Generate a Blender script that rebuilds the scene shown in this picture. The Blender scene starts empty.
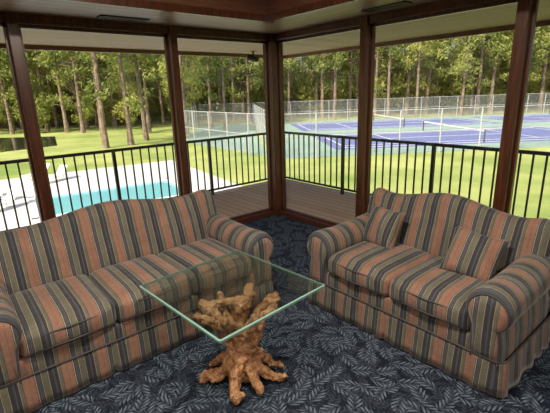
import bpy, bmesh, math, random
from mathutils import Vector, Matrix, noise
random.seed(7)
S = bpy.context.scene
COL = S.collection
CAM = Vector((-3.63, -4.34, 1.70))

# ---------------------------------------------------------------- helpers
def site(a, b):
    return (-3.63 + .7716*a + .6361*b, -4.34 - .6361*a + .7716*b)

def new_mat(name, color=(.5,.5,.5), rough=.6, **kw):
    m = bpy.data.materials.new(name); m.use_nodes = True
    nt = m.node_tree
    b = nt.nodes['Principled BSDF']
    b.inputs['Base Color'].default_value = (*color, 1)
    b.inputs['Roughness'].default_value = rough
    for k, v in kw.items():
        b.inputs[k.replace('_', ' ')].default_value = v
    return m, nt, b

def nd(nt, typ, ins=None, **props):
    n = nt.nodes.new(typ)
    for k, v in props.items(): setattr(n, k, v)
    if ins:
        for k, v in ins.items():
            if isinstance(v, bpy.types.NodeSocket): nt.links.new(v, n.inputs[k])
            else: n.inputs[k].default_value = v
    return n

def M(nt, op, a, b=None, c=None):
    ins = {0: a}
    if b is not None: ins[1] = b
    if c is not None: ins[2] = c
    return nd(nt, 'ShaderNodeMath', ins, operation=op).outputs[0]

def ramp(nt, fac, stops, interp='LINEAR'):
    n = nt.nodes.new('ShaderNodeValToRGB'); cr = n.color_ramp
    cr.interpolation = interp
    while len(cr.elements) < len(stops): cr.elements.new(.5)
    for e, (p, c) in zip(cr.elements, stops):
        e.position = p; e.color = (*c, 1)
    nt.links.new(fac, n.inputs[0])
    return n.outputs[0]

def mixc(nt, fac, a, b, mode='MIX'):
    n = nt.nodes.new('ShaderNodeMix'); n.data_type = 'RGBA'; n.blend_type = mode
    for idx, v in ((0, fac), (6, a), (7, b)):
        if isinstance(v, bpy.types.NodeSocket): nt.links.new(v, n.inputs[idx])
        else:
            if idx: v = (*v, 1)
            n.inputs[idx].default_value = v
    return n.outputs[2]

def empty(name, loc=(0,0,0), rz=0):
    e = bpy.data.objects.new(name, None); COL.objects.link(e)
    e.location = loc; e.rotation_euler = (0,0,rz); e.empty_display_size = .1
    return e

def mesh_obj(name, verts, faces, mat, parent=None, smooth=False, uvf=None, mats=None, fmat=None):
    me = bpy.data.meshes.new(name)
    me.from_pydata([tuple(v) for v in verts], [], faces)
    me.update()
    return finish(name, me, mat, parent, smooth, uvf, mats, fmat)

def finish(name, me, mat, parent=None, smooth=False, uvf=None, mats=None, fmat=None):
    for mm in (mats or [mat]): me.materials.append(mm)
    if fmat:
        for p, i in zip(me.polygons, fmat): p.material_index = i
    if smooth:
        for p in me.polygons: p.use_smooth = True
    if uvf:
        uv = me.uv_layers.new(name='stripe')
        for l in me.loops:
            uv.data[l.index].uv = uvf(me.vertices[l.vertex_index].co)
    o = bpy.data.objects.new(name, me); COL.objects.link(o)
    if parent: o.parent = parent
    return o

BF = [(0,3,2,1),(4,5,6,7),(0,1,5,4),(1,2,6,5),(2,3,7,6),(3,0,4,7)]
def boxes(name, lst, mat, parent=None, bevel=0):
    V, F = [], []
    for lo, hi in lst:
        n = len(V)
        x0,y0,z0 = lo; x1,y1,z1 = hi
        V += [(x0,y0,z0),(x1,y0,z0),(x1,y1,z0),(x0,y1,z0),(x0,y0,z1),(x1,y0,z1),(x1,y1,z1),(x0,y1,z1)]
        F += [tuple(i+n for i in f) for f in BF]
    o = mesh_obj(name, V, F, mat, parent)
    if bevel:
        md = o.modifiers.new('bevel','BEVEL'); md.width = bevel; md.segments = 2
    return o

def fix_normals(o):
    bm = bmesh.new(); bm.from_mesh(o.data)
    bmesh.ops.recalc_face_normals(bm, faces=bm.faces); bm.to_mesh(o.data); bm.free()

def tube(name, pts, r, mat, parent=None, cyclic=False, uvf=None):
    cu = bpy.data.curves.new(name, 'CURVE'); cu.dimensions='3D'
    cu.bevel_depth = r; cu.bevel_resolution = 2
    sp = cu.splines.new('POLY'); sp.points.add(len(pts)-1)
    for p, q in zip(sp.points, pts): p.co = (*q, 1)
    sp.use_cyclic_u = cyclic
    cu.materials.append(mat)
    o = bpy.data.objects.new(name, cu); COL.objects.link(o)
    if parent: o.parent = parent
    return o

def tex_coord(nt, kind='Object'):
    return nt.nodes.new('ShaderNodeTexCoord').outputs[kind]

def noise_tex(nt, vec, scale, detail=3, rough=.5):
    n = nd(nt, 'ShaderNodeTexNoise', {'Vector': vec, 'Scale': scale, 'Detail': detail, 'Roughness': rough})
    return n.outputs['Fac']

def bump(nt, b, h, strength=.2, dist=.01):
    n = nd(nt, 'ShaderNodeBump', {'Height': h, 'Strength': strength, 'Distance': dist})
    nt.links.new(n.outputs[0], b.inputs['Normal'])

# ---------------------------------------------------------------- materials
def stripe_fabric():
    m, nt, b = new_mat('striped_upholstery', rough=.8)
    b.inputs['Sheen Weight'].default_value = .2
    uv = nt.nodes.new('ShaderNodeUVMap'); uv.uv_map = 'stripe'
    sep = nd(nt, 'ShaderNodeSeparateXYZ', {0: uv.outputs[0]})
    u = sep.outputs[0]
    f = M(nt, 'FRACT', M(nt, 'DIVIDE', u, .198))
    rust=(.235,.122,.085); rust2=(.21,.103,.070); cream=(.36,.31,.235); navy=(.020,.021,.031)
    olive=(.108,.106,.078); tan=(.255,.20,.14); slate=(.052,.057,.072)
    st=[(0,rust),(.13,rust2),(.17,rust),(.29,navy),(.305,cream),(.325,navy),(.35,slate),(.44,navy),(.46,tan),(.48,olive),(.635,tan),
        (.655,navy),(.67,navy),(.76,slate),(.81,navy),(.89,tan),(.91,olive),(.985,navy)]
    c = ramp(nt, f, st, 'CONSTANT')
    oc = tex_coord(nt)
    w = noise_tex(nt, oc, 220, 2)
    w2 = noise_tex(nt, oc, 9, 3)
    c = mixc(nt, 1, c, ramp(nt, w, [(.3,(.68,.68,.68)),(.7,(1.25,1.25,1.25))]), 'MULTIPLY')
    c = mixc(nt, 1, c, ramp(nt, w2, [(.3,(.85,.85,.85)),(.7,(1.1,1.1,1.1))]), 'MULTIPLY')
    nt.links.new(c, b.inputs['Base Color'])
    w3 = noise_tex(nt, oc, 14, 2)
    hh = M(nt,'ADD',M(nt,'MULTIPLY',w,.15),w3)
    bump(nt, b, hh, .45, .014)
    return m
FAB = stripe_fabric()

def plank_mat(name, c1, c2, gap, axis=0, width=.1, rough=.6, grain=1.):
    m, nt, b = new_mat(name, rough=rough)
    oc = tex_coord(nt)
    sep = nd(nt, 'ShaderNodeSeparateXYZ', {0: oc})
    u = sep.outputs[axis]
    d = M(nt, 'DIVIDE', u, width)
    f = M(nt, 'FRACT', d); fl = M(nt, 'FLOOR', d)
    wn = nd(nt, 'ShaderNodeTexWhiteNoise', {'W': fl}, noise_dimensions='1D').outputs['Value']
    sc = [1.5]*3; sc[axis] = 30
    mp = nd(nt, 'ShaderNodeMapping', {'Vector': oc, 'Scale': sc})
    g = noise_tex(nt, mp.outputs[0], 2, 4)
    t = M(nt, 'ADD', M(nt, 'MULTIPLY', wn, .5), M(nt, 'MULTIPLY', g, .5*grain))
    c = mixc(nt, t, c1, c2)
    e = M(nt, 'LESS_THAN', f, .07)
    c = mixc(nt, e, c, gap)
    nt.links.new(c, b.inputs['Base Color'])
    return m

def wood_mat(name, c1, c2, rough=.35, scale=(2,2,12)):
    m, nt, b = new_mat(name, rough=rough)
    oc = tex_coord(nt)
    mp = nd(nt, 'ShaderNodeMapping', {'Vector': oc, 'Scale': scale})
    g = noise_tex(nt, mp.outputs[0], 3, 6, .6)
    c = ramp(nt, g, [(.3, c1), (.7, c2)])
    nt.links.new(c, b.inputs['Base Color'])
    bump(nt, b, g, .1, .003)
    return m

DARK = wood_mat('dark_stained_wood', (.032,.011,.006), (.125,.038,.018), .3, (14,14,1.2))
FASC = wood_mat('brown_fascia_wood', (.12,.046,.029), (.20,.082,.050), .45, (1.5,1.5,14))
CEILB = plank_mat('soffit_planks', (.22,.14,.085), (.33,.215,.135), (.06,.035,.02), 1, .14, .45)
CEILR = plank_mat('soffit_planks_r', (.22,.14,.085), (.33,.215,.135), (.06,.035,.02), 0, .14, .45)
EAVEN = plank_mat('eaves_planks', (.24,.165,.095), (.38,.27,.16), (.06,.035,.02), 1, .16)
EAVEE = plank_mat('eaves_planks_e', (.24,.165,.095), (.38,.27,.16), (.06,.035,.02), 0, .16)
CEIL2 = plank_mat('ceiling_planks', (.32,.22,.15), (.42,.30,.2), (.12,.07,.05), 0, .14)
DECKM = plank_mat('deck_boards', (.46,.31,.19), (.60,.42,.28), (.10,.06,.04), 0, .14, .8)
PANEL = plank_mat('wall_panelling', (.20,.11,.06), (.28,.16,.09), (.05,.025,.015), 0, .2, .5)
PANELY = plank_mat('wall_panelling_y', (.20,.11,.06), (.28,.16,.09), (.05,.025,.015), 1, .2, .5)

def carpet():
    m, nt, b = new_mat('leaf_pattern_carpet', rough=.85)
    oc = tex_coord(nt)
    masks = []
    for s, off, wd in ((8.8,(0,0,0),.40),(10.5,(3.3,7.1,0),.36),(12.5,(11.7,2.2,0),.36)):
        mp = nd(nt, 'ShaderNodeMapping', {'Vector': oc, 'Scale': (s,s,0), 'Location': off})
        v = nd(nt, 'ShaderNodeTexVoronoi', {'Vector': mp.outputs[0], 'Scale': 1., 'Randomness': .85}, voronoi_dimensions='2D')
        loc = nd(nt, 'ShaderNodeVectorMath', {0: mp.outputs[0], 1: v.outputs['Position']}, operation='SUBTRACT').outputs[0]
        cr = nd(nt, 'ShaderNodeSeparateColor', {0: v.outputs['Color']}).outputs[0]
        ro = nd(nt, 'ShaderNodeVectorRotate', {'Vector': loc, 'Angle': M(nt,'MULTIPLY',cr,6.283)}, rotation_type='Z_AXIS').outputs[0]
        sp = nd(nt, 'ShaderNodeSeparateXYZ', {0: ro})
        u = M(nt,'DIVIDE',sp.outputs[0],.72)
        av = M(nt,'ABSOLUTE',M(nt,'ADD',sp.outputs[1],M(nt,'MULTIPLY',M(nt,'MULTIPLY',u,u),.12)))
        w = M(nt,'MULTIPLY',M(nt,'SUBTRACT',1.,M(nt,'MULTIPLY',u,u)),wd)
        ser = M(nt,'SINE',M(nt,'MULTIPLY',M(nt,'ADD',u,M(nt,'MULTIPLY',av,1.6)),16.))
        w2 = M(nt,'MULTIPLY',w,M(nt,'ADD',.66,M(nt,'MULTIPLY',ser,.34)))
        inside = M(nt,'LESS_THAN',av,w2)
        rib = M(nt,'GREATER_THAN',av,.022)
        vein = M(nt,'GREATER_THAN',ser,-.25)
        k = M(nt,'MULTIPLY',M(nt,'MULTIPLY',inside,rib),vein)
        shade = M(nt,'ADD',.15,M(nt,'MULTIPLY',M(nt,'DIVIDE',av,.3),1.0))
        masks.append(M(nt,'MULTIPLY',k,shade))
    mk = M(nt,'MAXIMUM',M(nt,'MAXIMUM',masks[0],M(nt,'MULTIPLY',masks[1],.3)),M(nt,'MULTIPLY',masks[2],.3))
    fz = noise_tex(nt, oc, 300, 2)
    c = mixc(nt, mk, (.004,.007,.019), (.125,.165,.225))
    c = mixc(nt, 1, c, ramp(nt, fz, [(.3,(.6,.6,.6)),(.7,(1.3,1.3,1.3))]), 'MULTIPLY')
    nt.links.new(c, b.inputs['Base Color'])
    b.inputs['Specular IOR Level'].default_value = .25
    bump(nt, b, fz, .5, .005)
    return m
CARPET = carpet()

def glass_mat(name, tint=(.96,.98,.97), f0=.04, rough=.0, amount=1.):
    # thin clear sheet: Schlick reflectance, symmetric for both faces
    m = bpy.data.materials.new(name); m.use_nodes = True; nt = m.node_tree
    nt.nodes.clear()
    out = nt.nodes.new('ShaderNodeOutputMaterial')
    lw_ = nd(nt,'ShaderNodeLayerWeight',{'Blend':.5}).outputs['Facing']
    f = M(nt,'MULTIPLY',M(nt,'ADD',f0,M(nt,'MULTIPLY',M(nt,'POWER',lw_,5.),1-f0)),amount)
    tr = nd(nt,'ShaderNodeBsdfTransparent',{'Color':(*tint,1)})
    gl = nd(nt,'ShaderNodeBsdfGlossy',{'Roughness':rough})
    mx = nd(nt,'ShaderNodeMixShader',{0:f,1:tr.outputs[0],2:gl.outputs[0]})
    nt.links.new(mx.outputs[0], out.inputs[0])
    return m
WGLASS = glass_mat('window_glass', (.975,.98,.975), .03, amount=.9)
TGLASS = glass_mat('table_glass', (.92,.96,.95), .13, .03)
m, nt, b = new_mat('glass_edge', (.22,.40,.35), .1); b.inputs['Transmission Weight'].default_value=.2
TEDGE = m
METAL,_,_ = new_mat('black_iron', (.012,.011,.010), .5)
VENTM,_,_ = new_mat('dark_vent_metal', (.02,.018,.016), .5)
WHITE,_,_ = new_mat('white_plastic', (.85,.85,.84), .4)
GALV,_,_ = new_mat('galvanised_steel', (.45,.46,.47), .45)

def noisy(name, c1, c2, scale, rough=.9, detail=5):
    m, nt, b = new_mat(name, rough=rough)
    n = noise_tex(nt, tex_coord(nt), scale, detail, .6)
    nt.links.new(ramp(nt, n, [(.35,c1),(.65,c2)]), b.inputs['Base Color'])
    return m
GRASS = noisy('lawn_grass', (.20,.28,.055), (.44,.47,.15), .18)
STRAW = noisy('pine_straw', (.20,.16,.07), (.36,.36,.14), .15)
CONC = noisy('pool_concrete', (.58,.565,.54), (.68,.66,.63), .8)
COURTG = noisy('court_green', (.22,.35,.30), (.29,.42,.35), .3)
COURTB = noisy('court_blue', (.085,.11,.33), (.12,.15,.41), .3)
LINE,_,_ = new_mat('court_line', (.8,.8,.8), .8)
STUCCO = noisy('stucco', (.45,.38,.30), (.52,.45,.36), 3)
m, nt, b = new_mat('pool_water', (.20,.54,.60), .06); WATER = m
bump(nt, b, noise_tex(nt, tex_coord(nt), 1.5, 3), .15, .1)
m, nt, b = new_mat('pond_water', (.03,.035,.025), .05); POND = m
bump(nt, b, noise_tex(nt, tex_coord(nt), .8, 3), .1, .1)
BARK = noisy('pine_bark', (.12,.085,.06), (.33,.24,.18), 2.5)

def leaf_mat(name, c1, c2, c3):
    m, nt, b = new_mat(name, rough=.7)
    oi = nt.nodes.new('ShaderNodeObjectInfo')
    n = noise_tex(nt, tex_coord(nt), .7, 3)
    t = M(nt,'ADD',M(nt,'MULTIPLY',oi.outputs['Random'],.45),M(nt,'MULTIPLY',n,.6))
    c = ramp(nt, t, [(.15,c1),(.5,c2),(.85,c3)])
    nt.links.new(c, b.inputs['Base Color'])
    out = nt.nodes['Material Output']
    tl = nd(nt,'ShaderNodeBsdfTranslucent',{'Color':c})
    mx = nd(nt,'ShaderNodeMixShader',{0:.3,1:b.outputs[0],2:tl.outputs[0]})
    nt.links.new(mx.outputs[0], out.inputs[0])
    return m
LEAF = leaf_mat('pine_needles', (.09,.125,.03), (.26,.30,.07), (.50,.50,.14))
LEAF2 = leaf_mat('broad_leaves', (.16,.21,.04), (.40,.43,.10), (.66,.61,.19))

# ---------------------------------------------------------------- room shell
XL, YB = -7.5, -8.5
boxes('floor', [((XL,YB,-.02),(0.1,0.1,0))], CARPET)
boxes('lower_storey', [((XL,YB,-3.05),(0,0,-.25)),((XL,YB,-.25),(.1,.1,-.021))], STUCCO)
boxes('wall_south', [((XL-.12,YB-.12,0),(.12,YB,3.1))], PANEL)
boxes('wall_west', [((XL-.12,YB,0),(XL,0.12,3.1))], PANELY)
boxes('ceiling', [((XL,YB,2.95),(-.72,-.82,3.0))], CEIL2)
boxes('trim_1', [((XL,-.82,2.42),(-.72,-.78,2.95)), ((-.76,YB,2.42),(-.72,-.82,2.95))], FASC)
boxes('trim_2', [((XL,-.85,2.405),(-.69,-.81,2.47)), ((-.79,YB,2.405),(-.75,-.85,2.47))], DARK)
boxes('ceiling_soffit_north', [((XL,-.81,2.42),(0.07,.07,2.46))], CEILB)
boxes('ceiling_soffit_east', [((-.75,YB,2.421),(0.07,-.81,2.46))], CEILR)
# roof and eaves
boxes('roof', [((XL-.5,YB-.5,3.02),(2.4,2.5,3.25))], STUCCO)
ev=empty('roof_eaves')
boxes('soffit_n', [((XL,.07,2.44),(2.3,2.4,2.50))], EAVEN, ev)
boxes('soffit_e', [((.07,YB,2.441),(2.3,.07,2.50))], EAVEE, ev)
boxes('fascia', [((XL,2.4,2.38),(2.35,2.45,3.0)), ((2.3,YB,2.38),(2.35,2.4,3.0))], FASC, ev)

# window frames
px = [-1.47,-2.95,-4.43,-5.91,-7.4]; py=[-1.55,-3.03,-4.51,-5.99,-7.47]
fr = [((XL,-.07,2.34),(.07,.07,2.42)), ((XL,-.07,0),(-.1,.07,.07)),
      ((-.07,YB,2.34),(.07,-.07,2.42)), ((-.07,YB,0),(.07,-.1,.07)),
      ((-.12,-.12,0),(.07,.07,2.42))]
for x in px: fr.append(((x-.045,-.09,.0),(x+.045,.06,2.42)))
for y in py: fr.append(((-.09,y-.045,.0),(.06,y+.045,2.42)))
boxes('window_frame', fr, DARK, bevel=.006)
allx=[-.12]+px; ally=[-.12]+py
n=1
for i in range(len(allx)-1):
    x1=allx[i]-(.0 if i==0 else .045); x0=allx[i+1]+.045
    w=empty('window_%d'%n,((x0+x1)/2,0,1.2)); n+=1
    hx=(x1-x0)/2
    mesh_obj('pane',[(-hx,0,-1.13),(hx,0,-1.13),(hx,0,1.14),(-hx,0,1.14)],[(0,1,2,3)],WGLASS,w)
    boxes('bead',[((-hx,-.02,-1.13),(-hx+.02,.02,1.14)),((hx-.02,-.02,-1.13),(hx,.02,1.14)),((-hx,-.02,-1.13),(hx,.02,-1.10)),((-hx,-.02,1.11),(hx,.02,1.14))],DARK,w)
for i in range(len(ally)-1):
    y1=ally[i]-(.0 if i==0 else .045); y0=ally[i+1]+.045
    w=empty('window_%d'%n,(0,(y0+y1)/2,1.2)); n+=1
    hx=(y1-y0)/2
    mesh_obj('pane',[(0,-hx,-1.13),(0,hx,-1.13),(0,hx,1.14),(0,-hx,1.14)],[(0,1,2,3)],WGLASS,w)
    boxes('bead',[((-.02,-hx,-1.13),(.02,-hx+.02,1.14)),((-.02,hx-.02,-1.13),(.02,hx,1.14)),((-.02,-hx,-1.13),(.02,hx,-1.10)),((-.02,-hx,1.11),(.02,hx,1.14))],DARK,w)

# ceiling vents
def vent(loc, rz, L):
    e = empty('ceiling_vent', loc, rz)
    b_=[((-L/2,-.06,-.012),(L/2,-.045,0)),((-L/2,.045,-.012),(L/2,.06,0)),((-L/2,-.06,-.012),(-L/2+.015,.06,0)),((L/2-.015,-.06,-.012),(L/2,.06,0))]
    for k in range(5):
        y=-.036+.018*k; b_.append(((-L/2,y-.003,-.01),(L/2,y+.003,0)))
    boxes('grille', b_, VENTM, e)
    boxes('duct', [((-L/2,-.05,-.003),(L/2,.05,-.0005))], VENTM, e)
vent((-2.06,-.28,2.42), 0, .46)
vent((-.28,-1.95,2.421), math.pi/2, .46)

# security camera under the eaves
sc_=empty('security_camera',(1.15,1.95,2.44),math.radians(220)); sc_.parent=ev
boxes('bracket',[((-.03,-.03,-.01),(.03,.03,0)),((-.012,-.012,-.09),(.012,.012,0))],METAL,sc_)
bm=bmesh.new(); bmesh.ops.create_cone(bm,cap_ends=True,segments=16,radius1=.045,radius2=.055,depth=.2,matrix=Matrix.Rotation(math.radians(75),4,'X'))
me=bpy.data.meshes.new('body'); bm.to_mesh(me); bm.free(); o=finish('body',me,METAL,sc_); o.location=(0,0,-.12)

# unseen lamps added on the raised ceiling to fill the room with light
FILLM = bpy.data.materials.new('fill_lamp_glow'); FILLM.use_nodes=True
bs=FILLM.node_tree.nodes['Principled BSDF']; bs.inputs['Base Color'].default_value=(.9,.88,.8,1)
bs.inputs['Emission Color'].default_value=(1,.9,.75,1); bs.inputs['Emission Strength'].default_value=3
for i,(x,y) in enumerate([(-2.6,-2.9),(-5.0,-3.2),(-2.6,-5.6),(-5.2,-6.0)]):
    e=empty('added_fill_lamp',(x,y,2.95))
    bm=bmesh.new(); bmesh.ops.create_cone(bm,cap_ends=True,segments=40,radius1=.24,radius2=.28,depth=.06)
    me=bpy.data.meshes.new('fill_disc'); bm.to_mesh(me); bm.free()
    o=finish('fill_disc',me,FILLM,e); o.location=(0,0,-.031)
    L=bpy.data.lights.new('fill_light','AREA'); L.shape='DISK'; L.size=.4; L.energy=(85,54,60,44)[i]; L.color=(1,.87,.70)
    lo=bpy.data.objects.new('fill_light',L); COL.objects.link(lo); lo.parent=e; lo.location=(0,0,-.075)

# ---------------------------------------------------------------- deck and railing
boxes('deck', [((XL,.1,-.12),(1.75,1.9,-.03)),((.1,YB,-.12),(1.75,.1,-.03)),
               ((1.6,1.7,-3),(1.75,1.9,-.12)),((-3,1.7,-3),(-2.85,1.9,-.12)),((1.6,-4,-3),(1.75,-3.85,-.12))], DECKM)
def railing():
    e=empty('deck_railing',(0,0,-.03))
    b_=[]
    X,Y=1.55,1.72
    H=1.0
    b_.append(((XL,Y-.025,H-.04),(X+.025,Y+.025,H))); b_.append(((XL,Y-.015,.08),(X,Y+.015,.11)))
    b_.append(((X-.025,YB,H-.04),(X+.025,Y-.025,H))); b_.append(((X-.015,YB,.08),(X+.015,Y,.11)))
    x=X
    k=0
    while x>XL:
        w=.022 if k%12==0 else .0095
        b_.append(((x-w,Y-w,0 if k%12==0 else .08),(x+w,Y+w,H-.02))); x-=.135;k+=1
    y=Y;k=0
    while y>YB:
        w=.022 if k%12==0 else .0095
        b_.append(((X-w,y-w,0 if k%12==0 else .08),(X+w,y+w,H-.02))); y-=.135;k+=1
    boxes('bars',b_,METAL,e)
railing()

# ---------------------------------------------------------------- sofas
def rounded_box(h, r, bulge=(0,0,0), cuts=14):
    bm=bmesh.new(); bmesh.ops.create_cube(bm,size=2)
    bmesh.ops.subdivide_edges(bm,edges=bm.edges[:],cuts=cuts,use_grid_fill=True)
    for v in bm.verts:
        q=[v.co[i]*h[i] for i in range(3)]
        inn=[max(-(h[i]-r),min(h[i]-r,q[i])) for i in range(3)]
        d=Vector([q[i]-inn[i] for i in range(3)])
        if d.length>1e-6: d=d.normalized()*r
        n=v.co.copy()
        p=Vector(inn)+d
        p.z+= bulge[2]*n.z*max(0,1-n.x**4)*max(0,1-n.y**4)
        p.y+= bulge[1]*n.y*max(0,1-n.x**4)*max(0,1-n.z**2)
        p.x+= bulge[0]*n.x*max(0,1-n.y**4)*max(0,1-n.z**2)
        v.co=p
    return bm

def bm_obj(name,bm,parent,off,uvf,mat=FAB):
    for v in bm.verts: v.co+=Vector(off)
    me=bpy.data.meshes.new(name); bm.to_mesh(me); bm.free()
    return finish(name,me,mat,parent,True,uvf)

def pillow(parent, name, loc, rot, size=.42, th=.09, off=0):
    n=18; V=[];F=[]
    for side in (1,-1):
        for i in range(n+1):
            for j in range(n+1):
                s=-1+2*i/n; t=-1+2*j/n
                pinch=1-.10*(1-t*t)*abs(s)**3; pinch2=1-.10*(1-s*s)*abs(t)**3
                z=th*max(0,(1-s**2)*(1-t**2))**.42
                z*=1+.08*math.sin(5*s+3*t)
                V.append((s*size/2*pinch,t*size/2*pinch2,side*z))
    for sd in (0,1):
        b0=sd*(n+1)**2
        for i in range(n):
            for j in range(n):
                a=b0+i*(n+1)+j
                f=(a,a+n+1,a+n+2,a+1)
                F.append(f if sd==0 else f[::-1])
    o=mesh_obj(name,V,F,FAB,parent,True,lambda c:(c.x+off,c.y))
    bm=bmesh.new(); bm.from_mesh(o.data); bmesh.ops.remove_doubles(bm,verts=bm.verts,dist=.0005); bm.to_mesh(o.data); bm.free()
    o.location=loc; o.rotation_euler=rot
    return o

def sofa(name, loc, rz, W, D, ncush):
    e=empty(name,loc,rz)
    ux=lambda c:(c.x+3.0,c.y)
    # frame
    bm_obj('seat_base',rounded_box((W/2-.03,(D-.06)/2,.145),.03),e,(0,.02+(D-.06)/2,.175),ux)
    # skirt
    x0,x1,y0,y1=-W/2+.0,W/2-.0,0.0,D
    def seg(a,b_):
        L=math.dist(a,b_); k=max(2,int(L/.0125))
        return [(a[0]+(b_[0]-a[0])*i/k,a[1]+(b_[1]-a[1])*i/k) for i in range(k)]
    c=.03
    path=seg((x0+c,y0),(x1-c,y0))+seg((x1-c,y0),(x1,y0+c))+seg((x1,y0+c),(x1,y1-c))+seg((x1,y1-c),(x1-c,y1))+seg((x1-c,y1),(x0+c,y1))+seg((x0+c,y1),(x0,y1-c))+seg((x0,y1-c),(x0,y0+c))+seg((x0,y0+c),(x0+c,y0))
    zs=[.225,.205,.14,.07,.012]; V=[];F=[];U=[]
    n=len(path)
    cum=0; cl=[]
    for i in range(n):
        cl.append(cum); cum+=math.dist(path[i],path[(i+1)%n])
    pl=[-W/6,W/6] if ncush==3 else [0]
    for k,z in enumerate(zs):
        fl=[.004,.008,.014,.020,.026][k]; wv=[0,.001,.004,.006,.008][k]
        for i,(x,y) in enumerate(path):
            nx=1 if x>x1-c-1e-6 else (-1 if x<x0+c+1e-6 else 0); ny=1 if y>y1-c-1e-6 else (-1 if y<y0+c+1e-6 else 0)
            nn=Vector((nx,ny,0)).normalized()
            o_=fl+wv*math.sin(cl[i]*38+1.3*math.sin(cl[i]*9))
            for p in pl:
                if y<.01: o_-=.02*math.exp(-((x-p)/.012)**2)*(k/4)
            V.append((x+nn.x*o_,y+nn.y*o_,z)); U.append(x0+c+cl[i])
    for k in range(len(zs)-1):
        for i in range(n):
            j=(i+1)%n
            F.append((k*n+i,(k+1)*n+i,(k+1)*n+j,k*n+j))
    me=bpy.data.meshes.new('skirt'); me.from_pydata(V,[],F); me.update()
    uvl=me.uv_layers.new(name='stripe')
    for l in me.loops: uvl.data[l.index].uv=(U[l.vertex_index]+3.0,V[l.vertex_index][2])
    o=finish('skirt',me,FAB,e,True)
    sd=o.modifiers.new('s','SOLIDIFY'); sd.thickness=.006; sd.offset=-1
    tube('skirt_welt',[(x*1.006,y-.008 if y<.01 else y,.226) for x,y in path],.006,NAVY,e,True)
    # seat cushions
    iw=(W-.40)/ncush
    for k in range(ncush):
        cx=-W/2+.20+iw*(k+.5)
        bm_obj('seat_cushion_%d'%(k+1),rounded_box((iw/2+.003,.31,.082),.045,(.004,.018,.028)),e,(cx,.315,.392),ux)
        for zz in (.345,.435):
            hx=iw/2-.012; pts=[]
            for (a,b_) in ((-hx,.60),(-hx,.03),(-hx+.03,.004),(0,-.012),(hx-.03,.004),(hx,.03),(hx,.60)): pts.append((cx+a,b_,zz))
            tube('cushion_welt',pts,.005,NAVY,e)
    # backrest
    nx_=72; BW=W/2-.035; V=[];F=[]
    def h(x):
        s=x/BW
        v=.835+.085*math.exp(-(s/.42)**2)+.03*math.exp(-((abs(s)-.9)/.14)**2)
        ed=(1-abs(s)); 
        if ed<.08*1.1/BW: v-=.09*(1-ed/(.08*1.1/BW))**2
        return v
    for i in range(nx_+1):
        x=-BW+2*BW*i/nx_
        hh=h(x); ph=(x+ (W-.40)/2)/iw
        puff=.035*abs(math.sin(math.pi*max(0,min(ncush,ph))))**.5 if 0<ph<ncush else 0
        edge=max(0.0,min(1,(BW-abs(x))/.06))
        pr=[(.585-puff*.6,.30),(.59-puff,.42),(.61-puff,.52),(.635-puff*.9,.62),(.655-puff*.6,.70),(.675-puff*.3,hh-.09),
            (.685,hh-.05),(.70,hh-.022),(.725,hh-.005),(.755,hh),(.785,hh-.007),(.808,hh-.03),(.82,hh-.07),(.825,.6),(.835,.4),(.845,.2)]
        sc=D/.88
        for (y,z) in pr: V.append((x,(.755+(y-.755)*(edge**.4 if edge<1 else 1))*sc if z>.25 else y*sc,z))
    k=len(pr)
    for i in range(nx_):
        for j in range(k-1):
            a=i*k+j; F.append((a,a+k,a+k+1,a+1))
    F.append(tuple(range(k))); F.append(tuple(range(nx_*k,(nx_+1)*k))[::-1])
    o=mesh_obj('backrest',V,F,FAB,e,True,ux); fix_normals(o)
    # arms
    for sgn in (-1,1):
        xc=W/2-.110; zc=.512; r=.128
        prof=[(W/2-.185,.20),(W/2-.19,.30),(W/2-.20,.40)]
        for q in range(15):
            a=math.radians(205-q*(260/14)); prof.append((xc+r*math.cos(a),zc+r*math.sin(a)))
        prof+=[(W/2-.03,.385),(W/2-.018,.32),(W/2-.012,.20)]
        ys=[.012,.0,.006,.03,.10,.22,.36,.50,.62,.70,.76]; scl=[.72,.90,.97,1,.99,.97,.965,.96,.95,.93,.85]
        V=[];F=[]; k=len(prof)
        for y,sc in zip(ys,scl):
            rise=.035*max(0,(y-.3)/.45)**1.5
            for (x,z) in prof:
                zz=.40; xx=W/2-.10
                V.append((sgn*(xx+(x-xx)*sc), y*D/.88, (zz+(z-zz)*(sc if z>zz else 1))+ (rise if z>.45 else 0)+.004*math.sin(y*21+z*9)))
        for i in range(len(ys)-1):
            for j in range(k-1):
                a=i*k+j; F.append((a,a+k,a+k+1,a+1))
        F.append(tuple(range(k))); F.append(tuple(range((len(ys)-1)*k,len(ys)*k)))
        o=mesh_obj('arm_%s'%('l' if sgn<0 else 'r'),V,F,FAB,e,True,lambda c:(c.y+.07,c.z)); fix_normals(o)
        # front panel
        pan=[(W/2-.10+(x-(W/2-.10))*.86,.40+(z-.40)*(.86 if z>.4 else 1)) for x,z in prof]
        V=[];k=len(pan)
        cxm=W/2-.10; czm=.42
        for sc,y in ((1,.012),(.98,-.008),(.7,-.020),(.35,-.026)):
            for (x,z) in pan: V.append((sgn*(cxm+(x-cxm)*sc),y,max(.21,czm+(z-czm)*sc)))
        F=[]
        for i in range(3):
            for j in range(k):
                j2=(j+1)%k; F.append((i*k+j,(i+1)*k+j,(i+1)*k+j2,i*k+j2))
        F.append(tuple(range(3*k,4*k)))
        o=mesh_obj('arm_panel_%s'%('l' if sgn<0 else 'r'),V,F,FAB,e,True,lambda c:(c.x+3.05,c.z)); fix_normals(o)
        tube('arm_welt_%s'%('l' if sgn<0 else 'r'),[(sgn*x,-.006,z) for x,z in pan],.006,NAVY,e)
    return e
NAVY,_,_ = new_mat('navy_welt',(.05,.045,.05),.85)
s1=sofa('sofa',(-2.72,-1.98,0),0,2.00,.95,3)
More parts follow.
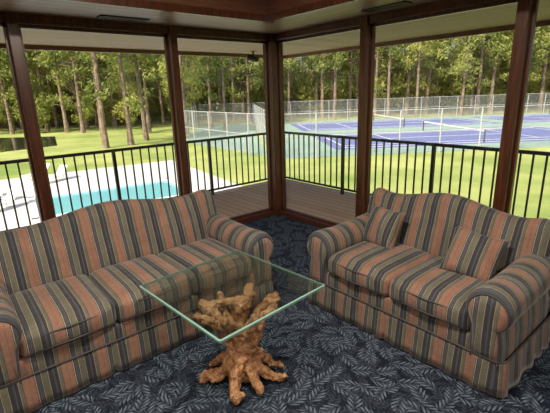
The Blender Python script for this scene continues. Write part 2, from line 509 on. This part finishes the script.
s2=sofa('loveseat',(-1.50,-2.92,0),-math.pi/2,1.52,.90,2)
def lw(x,y,z): return (-1.50+y,-2.92-x,z)
pillow(None,'throw_pillow',lw(-.40,.50,.615),(math.radians(64),0,math.radians(-90-8)),.34,.075,.05)
pillow(None,'throw_pillow',lw(.34,.47,.605),(math.radians(54),math.radians(8),math.radians(-90+10)),.35,.085,.12)

# ---------------------------------------------------------------- coffee table
ct=empty('coffee_table',(-2.42,-2.42,0),math.radians(4))
hx,hy=.40,.425
zb,zt=.544,.562
r=.012
ring=[]
for (cx,cy,a0) in ((hx-r,hy-r,0),(-hx+r,hy-r,90),(-hx+r,-hy+r,180),(hx-r,-hy+r,270)):
    for q in range(5):
        a=math.radians(a0+q*22.5); ring.append((cx+r*math.cos(a),cy+r*math.sin(a)))
k=len(ring)
ins=lambda p,s:(p[0]*(1-s/hx),p[1]*(1-s/hy))
V=[(*ins(p,.003),zb) for p in ring]+[(*p,zb+.003) for p in ring]+[(*p,zt-.003) for p in ring]+[(*ins(p,.010),zt) for p in ring]
F=[tuple(range(k))[::-1],tuple(range(3*k,4*k))]; fm=[0,0]
for l in range(3):
    for i in range(k):
        j=(i+1)%k; F.append((l*k+i,l*k+j,(l+1)*k+j,(l+1)*k+i)); fm.append(1)
mesh_obj('glass_top',V,F,None,ct,False,None,[TGLASS,TEDGE],fm)

def burl():
    m, nt, b = new_mat('varnished_burl_wood', rough=.32)
    b.inputs['Coat Weight'].default_value=.25
    oc=tex_coord(nt)
    n0=nd(nt,'ShaderNodeTexNoise',{'Vector':oc,'Scale':7.,'Detail':3.})
    wp=nd(nt,'ShaderNodeVectorMath',{0:oc,1:n0.outputs['Color']},operation='ADD').outputs[0]
    n1=noise_tex(nt,wp,9,6,.7)
    mp=nd(nt,'ShaderNodeMapping',{'Vector':wp,'Scale':(45,45,7)})
    n2=noise_tex(nt,mp.outputs[0],1.2,4,.6)
    t=M(nt,'ADD',M(nt,'MULTIPLY',n1,.65),M(nt,'MULTIPLY',n2,.35))
    c=ramp(nt,t,[(.34,(.045,.016,.008)),(.42,(.20,.08,.035)),(.5,(.43,.20,.09)),(.58,(.58,.33,.17)),(.68,(.68,.46,.29))])
    nt.links.new(c,b.inputs['Base Color'])
    bump(nt,b,t,1.,.014)
    return m
BURL=burl()
limbs=[
 # trunk: two or three stems twisting upward
 [(-.02,-.04,.05,.075),(-.035,-.03,.14,.065),(-.01,.01,.23,.062),(.02,.03,.32,.055),(.0,.04,.42,.06),(.01,.05,.49,.055)],
 [(.03,-.03,.06,.065),(.04,-.02,.15,.055),(.01,-.03,.24,.050),(-.03,-.02,.33,.050)],
 [(-.06,-.02,.10,.045),(-.065,-.03,.19,.036),(-.04,-.02,.28,.042)],
 [(.06,.02,.12,.04),(.07,.0,.22,.034),(.05,-.01,.31,.040)],
 # roots
 [(-.04,-.02,.15,.052),(-.10,-.04,.095,.048),(-.16,-.05,.055,.044),(-.23,-.04,.04,.036)],
 [(-.05,-.02,.20,.040),(-.12,.04,.13,.036),(-.17,.07,.06,.032),(-.21,.09,.032,.028)],
 [(.04,-.02,.15,.052),(.10,-.05,.095,.045),(.16,-.06,.055,.042),(.24,-.04,.037,.034)],
 [(.05,0,.20,.038),(.12,.04,.13,.034),(.18,.06,.06,.03),(.23,.07,.032,.027)],
 [(-.01,-.05,.17,.055),(-.025,-.11,.11,.055),(-.03,-.17,.065,.052),(-.03,-.22,.048,.045)],
 [(.03,-.04,.14,.04),(.07,-.11,.08,.038),(.10,-.16,.038,.034)],
 [(0.03,.05,.15,.055),(.07,.14,.08,.045),(.10,.21,.035,.033)],
 [(-.03,.05,.15,.05),(-.09,.13,.08,.04),(-.13,.19,.032,.03)],
 # branching arms
 [(-.03,0,.26,.055),(-.07,.01,.33,.050),(-.12,.02,.39,.048),(-.17,.03,.45,.046),(-.23,.05,.495,.043)],
 [(-.04,-.02,.24,.042),(-.09,-.04,.31,.038),(-.11,-.07,.39,.038),(-.16,-.09,.45,.038),(-.21,-.11,.50,.036)],
 [(0.03,0,.26,.052),(.08,.02,.33,.048),(.12,.03,.40,.046),(.16,.06,.46,.044),(.20,.09,.49,.042)],
 [(.05,-.01,.24,.038),(.10,-.04,.32,.036),(.11,-.06,.40,.035),(.15,-.04,.46,.035),(.20,-.01,.495,.034)],
 [(0,-.03,.30,.048),(-.02,-.07,.38,.044),(-.04,-.11,.44,.042),(-.07,-.16,.49,.040)],
 [(.02,-.03,.30,.040),(.05,-.07,.39,.038),(.07,-.11,.45,.037),(.10,-.15,.50,.034)],
 [(0,.04,.33,.052),(.02,.11,.41,.046),(.04,.18,.47,.042),(.05,.24,.495,.040)],
 [(-.05,.06,.36,.044),(-.11,.13,.43,.040),(-.15,.19,.49,.038)],
 # bridging knots
 [(-.17,.02,.44,.03),(-.10,-.03,.40,.028),(-.04,-.06,.38,.03)],
 [(.16,.05,.45,.03),(.09,-.02,.43,.028),(.04,-.07,.42,.03)],
 [(-.20,.04,.49,.030),(-.10,.10,.49,.032),(.01,.08,.49,.034)],
]
def build_burl():
    rnd=random.Random(3)
    bm=bmesh.new()
    def ball(p,r):
        bmesh.ops.create_icosphere(bm,subdivisions=2,radius=r,matrix=Matrix.Translation(p))
    for L in limbs:
        for (a,b_) in zip(L[:-1],L[1:]):
            A=Vector(a[:3]);B=Vector(b_[:3]); n=max(2,int((A-B).length/.012))
            for i in range(n+1):
                t=i/n; r=(a[3]+(b_[3]-a[3])*t)*(.75+.5*abs(noise.noise((A.lerp(B,t))*13)))
                p=A.lerp(B,t)+noise.noise_vector(A.lerp(B,t)*9)*.026
                p.z=max(r+.002,min(.539-r,p.z))
                ball(p,r)
            if rnd.random()<.8:
                t=rnd.random(); p=A.lerp(B,t)+Vector((rnd.uniform(-1,1),rnd.uniform(-1,1),rnd.uniform(-.6,.6)))*b_[3]
                rr=b_[3]*.5; p.z=max(rr+.002,min(.538-rr,p.z)); ball(p,rr)
    me=bpy.data.meshes.new('driftwood_base'); bm.to_mesh(me); bm.free()
    o=finish('driftwood_base',me,BURL,ct,True)
    o.location=(-.06,-.15,0.0); o.rotation_euler=(0,0,math.radians(-39.5-4))
    rm=o.modifiers.new('r','REMESH'); rm.mode='VOXEL'; rm.voxel_size=.0055; rm.use_smooth_shade=True
    tx=bpy.data.textures.new('burlnoise','CLOUDS'); tx.noise_scale=.045; tx.noise_depth=4
    dp=o.modifiers.new('d','DISPLACE'); dp.texture=tx; dp.strength=.038; dp.mid_level=.64; dp.texture_coords='LOCAL'
    return o
build_burl()

# ---------------------------------------------------------------- grounds
def quad_slab(name, pts, z0, z1, mat, parent=None):
    n=len(pts)
    V=[(*site(*p),z0) for p in pts]+[(*site(*p),z1) for p in pts]
    F=[tuple(range(n))[::-1],tuple(range(n,2*n))]+[(i,(i+1)%n,(i+1)%n+n,i+n) for i in range(n)]
    o=mesh_obj(name,V,F,mat,parent); fix_normals(o); return o
quad_slab('ground',[(-160,-40),(160,-40),(160,190),(-160,190)],-3.5,-3.05,GRASS)
quad_slab('forest_floor',[(-150,66),(150,72),(150,180),(-150,180)],-3.05,-3.02,STRAW)
# pool
pool=empty('swimming_pool')
P0=(-8.0,19.3); ang=math.radians(32)
def pr(u,v): return (P0[0]+u*math.cos(ang)-v*math.sin(ang),P0[1]+u*math.sin(ang)+v*math.cos(ang))
def strip(nm,u0,u1,v0,v1,z0,z1,m): return quad_slab(nm,[pr(u0,v0),pr(u1,v0),pr(u1,v1),pr(u0,v1)],z0,z1,m,pool)
PU,PV=3.3,2.3
strip('patio_a',-16,6,PV,9,-3.05,-2.98,CONC); strip('patio_b',-16,6,-12,-PV,-3.05,-2.98,CONC)
strip('patio_c',-16,-PU,-PV,PV,-3.05,-2.98,CONC); strip('patio_d',PU,6,-PV,PV,-3.05,-2.98,CONC)
strip('water',-PU,PU,-PV,PV,-3.05,-3.03,WATER)
for (a,b_,c,d) in ((-PU-.3,PU+.3,PV-.2,PV+.1),(-PU-.3,PU+.3,-PV-.1,-PV+.2),(-PU-.3,-PU,-PV,PV),(PU,PU+.3,-PV,PV)):
    strip('coping',a,b_,c,d,-3.04,-2.93,WHITE)
def lounger(a,b_,rz):
    x,y=site(a,b_); e=empty('pool_lounger',(x,y,-2.98),rz)
    bx=[((-.3,-.95,.30),(.3,.35,.34))]
    for (p,q) in ((-.28,-.9),(.24,-.9),(-.28,.3),(.24,.3)): bx.append(((p,q,0),(p+.04,q+.04,.30)))
    boxes('bed',bx,WHITE,e)
    o=boxes('back',[((-.3,0,0),(.3,.65,.04))],WHITE,e); o.location=(0,.33,.31); o.rotation_euler=(math.radians(50),0,0)
for a,b_ in ((-12.2,17.4),(-13.4,18.4),(-14.6,19.4),(-13.0,23.5),(-14.6,24.5)): lounger(a,b_,math.radians(-60))
quad_slab('pond',[(-70,37),(-27,38),(-23,43),(-29,54),(-70,56)],-3.05,-3.03,POND)
# courts
court=empty('tennis_court')
ca=math.radians(5)
def cr_(u,v): return (0.5+u*math.cos(ca)-v*math.sin(ca),29.5+u*math.sin(ca)+v*math.cos(ca))
def cs(nm,u0,u1,v0,v1,z,m): return quad_slab(nm,[cr_(u0,v0),cr_(u1,v0),cr_(u1,v1),cr_(u0,v1)],-3.05,z,m,court)
cs('surround',0,62,0,36,-3.0,COURTG)
for v0 in (3,20):
    for u0 in (5,34):
        cs('play_area',u0,u0+26,v0,v0+12.5,-2.98,COURTB)
        for (a,b_,c,d) in ((1,25,.7,.85),(1,25,11.6,11.75),(1,25,2.1,2.2),(1,25,10.2,10.3),(1,1.12,.7,11.7),(24.9,25,.7,11.7),(6.6,6.72,2.1,10.3),(19.4,19.5,2.1,10.3),(6.6,19.5,6.15,6.25)):
            cs('line',u0+a,u0+b_,v0+c,v0+d,-2.97,LINE)
        for v in (v0+.4,v0+12.0):
            x,y=site(*cr_(u0+13,v)); boxes('net_post',[((x-.05,y-.05,-3),(x+.05,y+.05,-1.9))],METAL,court)
        A=site(*cr_(u0+13,v0+.4)); B=site(*cr_(u0+13,v0+12))
        mesh_obj('net_band',[(*A,-2.05),(*B,-2.05),(*B,-1.93),(*A,-1.93)],[(0,1,2,3)],LINE,court)
# fences
MESHM=bpy.data.materials.new('chain_link'); MESHM.use_nodes=True; nt=MESHM.node_tree; nt.nodes.clear()
out=nt.nodes.new('ShaderNodeOutputMaterial'); tr=nt.nodes.new('ShaderNodeBsdfTransparent'); df=nd(nt,'ShaderNodeBsdfDiffuse',{'Color':(.5,.52,.52,1)})
mx=nd(nt,'ShaderNodeMixShader',{0:.14,1:tr.outputs[0],2:df.outputs[0]}); nt.links.new(mx.outputs[0],out.inputs[0])
def fence(pts,H=3.2):
    e=court
    posts=[]; 
    for A,B in zip(pts[:-1],pts[1:]):
        L=math.dist(A,B); n=int(L/3)
        for i in range(n+1):
            p=site(A[0]+(B[0]-A[0])*i/n,A[1]+(B[1]-A[1])*i/n)
            posts.append(((p[0]-.04,p[1]-.04,-3.05),(p[0]+.04,p[1]+.04,-3+H)))
        a=site(*A);b_=site(*B)
        mesh_obj('fence_mesh',[(*a,-3.0),(*b_,-3.0),(*b_,-3+H),(*a,-3+H)],[(0,1,2,3)],MESHM,e)
        for z in (-3+H,-3+H/2): tube('fence_rail',[(*a,z),(*b_,z)],.03,GALV,e)
    boxes('fence_posts',posts,GALV,e)
fence([cr_(-.5,-.5),cr_(62,-.5)]); fence([cr_(-.5,-.5),cr_(-.5,36.5),cr_(62,36.5)])
fence([cr_(-9,14),cr_(-9,36),cr_(-.5,36.5)]); fence([cr_(-9,14),cr_(-.5,-.5)])
quad_slab('practice_court',[cr_(-8.8,14),cr_(-.8,2),cr_(-.8,36),cr_(-8.8,36)],-3.05,-3.0,COURTG,court)

# ---------------------------------------------------------------- trees
def add_leafs(V,F,rnd,c,r,n,s):
    for _ in range(n):
        while True:
            d=Vector((rnd.uniform(-1,1),rnd.uniform(-1,1),rnd.uniform(-1,1)))
            if .1<d.length<1: break
        p=Vector(c)+Vector((d.x*r,d.y*r,d.z*r*.65))
        a=Vector((rnd.gauss(0,1),rnd.gauss(0,1),rnd.gauss(0,1))).normalized()
        b_=a.orthogonal().normalized(); c2=a.cross(b_)
        ss=s*rnd.uniform(.6,1.3); k=len(V)
        V+= [p-b_*ss, p-c2*ss*.5, p+b_*ss, p+c2*ss*.5]
        F.append((k,k+1,k+2,k+3))
def trunk(V,F,H,r0,r1,rnd,z0=0,bend=.18):
    k0=len(V); n=8; R=10; ph=rnd.uniform(0,6)
    for i in range(R+1):
        t=i/R; r=r0+(r1-r0)*t; 
        if i==0: r*=1.3
        ox=bend*math.sin(t*2.5+ph)-bend*math.sin(ph); oy=bend*math.cos(t*2+ph)-bend*math.cos(ph)
        for j in range(n):
            a=2*math.pi*j/n; V.append(Vector((ox+r*math.cos(a),oy+r*math.sin(a),z0+H*t)))
    for i in range(R):
        for j in range(n):
            j2=(j+1)%n; F.append((k0+i*n+j,k0+i*n+j2,k0+(i+1)*n+j2,k0+(i+1)*n+j))
def branch(V,F,A,B,r):
    k=len(V); d=(B-A).normalized(); o1=d.orthogonal().normalized(); o2=d.cross(o1)
    for P,rr in ((A,r),(B,r*.35)):
        for j in range(4):
            a=math.pi/2*j; V.append(P+o1*rr*math.cos(a)+o2*rr*math.sin(a))
    for j in range(4):
        j2=(j+1)%4; F.append((k+j,k+j2,k+4+j2,k+4+j))
def make_tree(name,kind,seed):
    rnd=random.Random(seed); V=[];F=[]
    H=rnd.uniform(18,24) if kind=='pine' else rnd.uniform(11,16)
    trunk(V,F,H*(.95 if kind=='pine' else .6),rnd.uniform(.2,.3) if kind=='pine' else .17,.07,rnd)
    cl=[]
    if kind=='pine':
        lo=rnd.uniform(.30,.46)
        for i in range(40):
            t=rnd.uniform(lo,1.0); z=H*t; rad=(1-t)*4.6+.8
            a=rnd.uniform(0,6.28); d=rad*rnd.uniform(.4,1)
            c=Vector((d*math.cos(a),d*math.sin(a),z)); branch(V,F,Vector((0,0,z-.6)),c,.06); cl.append((c,rnd.uniform(.8,1.4),90,.2))
        for i in range(4):
            t=rnd.uniform(.2,.42); z=H*t; a=rnd.uniform(0,6.28); d=rnd.uniform(1,2)
            c=Vector((d*math.cos(a),d*math.sin(a),z)); branch(V,F,Vector((0,0,z-.4)),c,.05); cl.append((c,.9,45,.2))
    elif kind=='broad':
        for i in range(48):
            a=rnd.uniform(0,6.28); zz=rnd.uniform(-1,1); rr=math.sqrt(1-zz*zz)*rnd.uniform(.5,1)
            c=Vector((rr*3.6*math.cos(a),rr*3.6*math.sin(a),H*.56+zz*H*.44)); branch(V,F,Vector((0,0,H*.4)),c,.06); cl.append((c,rnd.uniform(1.,1.6),85,.2))
    nt_=len(F)
    for c in cl: add_leafs(V,F,rnd,*c)
    me=bpy.data.meshes.new(name); me.from_pydata([tuple(v) for v in V],[],F); me.update()
    me.materials.append(BARK); me.materials.append(LEAF if kind=='pine' else LEAF2)
    for p in me.polygons:
        p.material_index=0 if p.index<nt_ else 1
    return me
def make_bush(name,seed):
    rnd=random.Random(seed); V=[];F=[]
    for i in range(3): branch(V,F,Vector((0,0,0)),Vector((rnd.uniform(-.8,.8),rnd.uniform(-.8,.8),2)),.06)
    nt_=len(F)
    for i in range(16):
        a=rnd.uniform(0,6.28); d=rnd.uniform(0,2); add_leafs(V,F,rnd,(d*math.cos(a),d*math.sin(a),rnd.uniform(.5,3.0)),1.0,60,.22)
    me=bpy.data.meshes.new(name); me.from_pydata([tuple(v) for v in V],[],F); me.update()
    me.materials.append(BARK); me.materials.append(LEAF2)
    for p in me.polygons: p.material_index=0 if p.index<nt_ else 1
    return me
pines=[make_tree('pine_mesh',"pine",10+i) for i in range(6)]
broads=[make_tree('broad_mesh','broad',20+i) for i in range(4)]
bushes=[make_bush('bush_mesh',30+i) for i in range(2)]
forest=empty('pine_forest')
def put(me,name,a,b_,sc=1,parent=forest,z=-3.04):
    o=bpy.data.objects.new(name,me); COL.objects.link(o)
    x,y=site(a,b_); o.location=(x,y,z); o.rotation_euler=(0,0,random.uniform(0,6.28)); o.scale=(sc,sc,sc*random.uniform(.9,1.1))
    o.parent=parent
    return o
for row,b0 in enumerate((71,76,82,89,97,106)):
    a=-100+row*2
    while a<110:
        bb=b0+random.uniform(-2.5,2.5)
        if a<-25: bb-= 10
        kind=random.random()
        me=random.choice(pines) if kind<(1,.8,.6,.6,.5,.4)[row] else random.choice(broads)
        put(me,'tree',a+random.uniform(-2.2,2.2),bb,random.uniform(.9,1.25)); a+=random.uniform(3,7) if row<2 else 4.6
for b0 in (86,95,105,115):
    a=-100
    while a<110:
        put(random.choice(bushes),'understory',a+random.uniform(-1,1),b0+random.uniform(-2,2)-(10 if a<-25 else 0),random.uniform(1.2,2.6)); a+=4.5
for a,b_,s in ((-16.4,39.5,1.05),(-14.6,41.5,1.0),(-14.2,45.4,1.0),(-21,50,1.0),(-6.5,56,.9),(-27,58,1.05),(-9,60,1.),(-17,56,1.),(-11,52,1)):
    put(random.choice(pines),'front_pine',a,b_,s)
for a,b_,s in ((-42,60,.8),(-35,60,.75),(-29,62,.8),(-22,63,.7),(-14,66,.8)):
    put(random.choice(broads),'broadleaf',a,b_,s)

# ---------------------------------------------------------------- light
sun=bpy.data.lights.new('sun','SUN'); sun.energy=5.5; sun.angle=math.radians(1); sun.color=(1,.91,.71)
so=bpy.data.objects.new('sun',sun); COL.objects.link(so)
so.rotation_euler=Vector((.768,.145,-.75)).to_track_quat('-Z','Y').to_euler()
W=bpy.data.worlds.new('world'); S.world=W; W.use_nodes=True; nt=W.node_tree
sky=nt.nodes.new('ShaderNodeTexSky'); sky.sky_type='NISHITA'; sky.sun_disc=False; sky.sun_elevation=math.radians(45)
sky.sun_rotation=math.radians(250); sky.dust_density=4
bg=nt.nodes['Background']; nt.links.new(sky.outputs[0],bg.inputs[0]); bg.inputs[1].default_value=.21

# ---------------------------------------------------------------- camera
cam=bpy.data.cameras.new('camera'); co=bpy.data.objects.new('camera',cam); COL.objects.link(co)
cam.sensor_width=36; cam.lens=400/550*36; cam.clip_end=600
th=math.radians(15.9); ro=math.radians(1.8)
R=Vector((.7716,-.6361,0)); Fh=Vector((.6361,.7716,0)); Z=Vector((0,0,1))
fwd=Fh*math.cos(th)-Z*math.sin(th); U=Fh*math.sin(th)+Z*math.cos(th)
ri=R*math.cos(ro)-U*math.sin(ro); up=R*math.sin(ro)+U*math.cos(ro)
mw=Matrix((ri,up,-fwd)).transposed().to_4x4(); mw.translation=CAM
co.matrix_world=mw
S.camera=co
S.view_settings.view_transform='Standard'
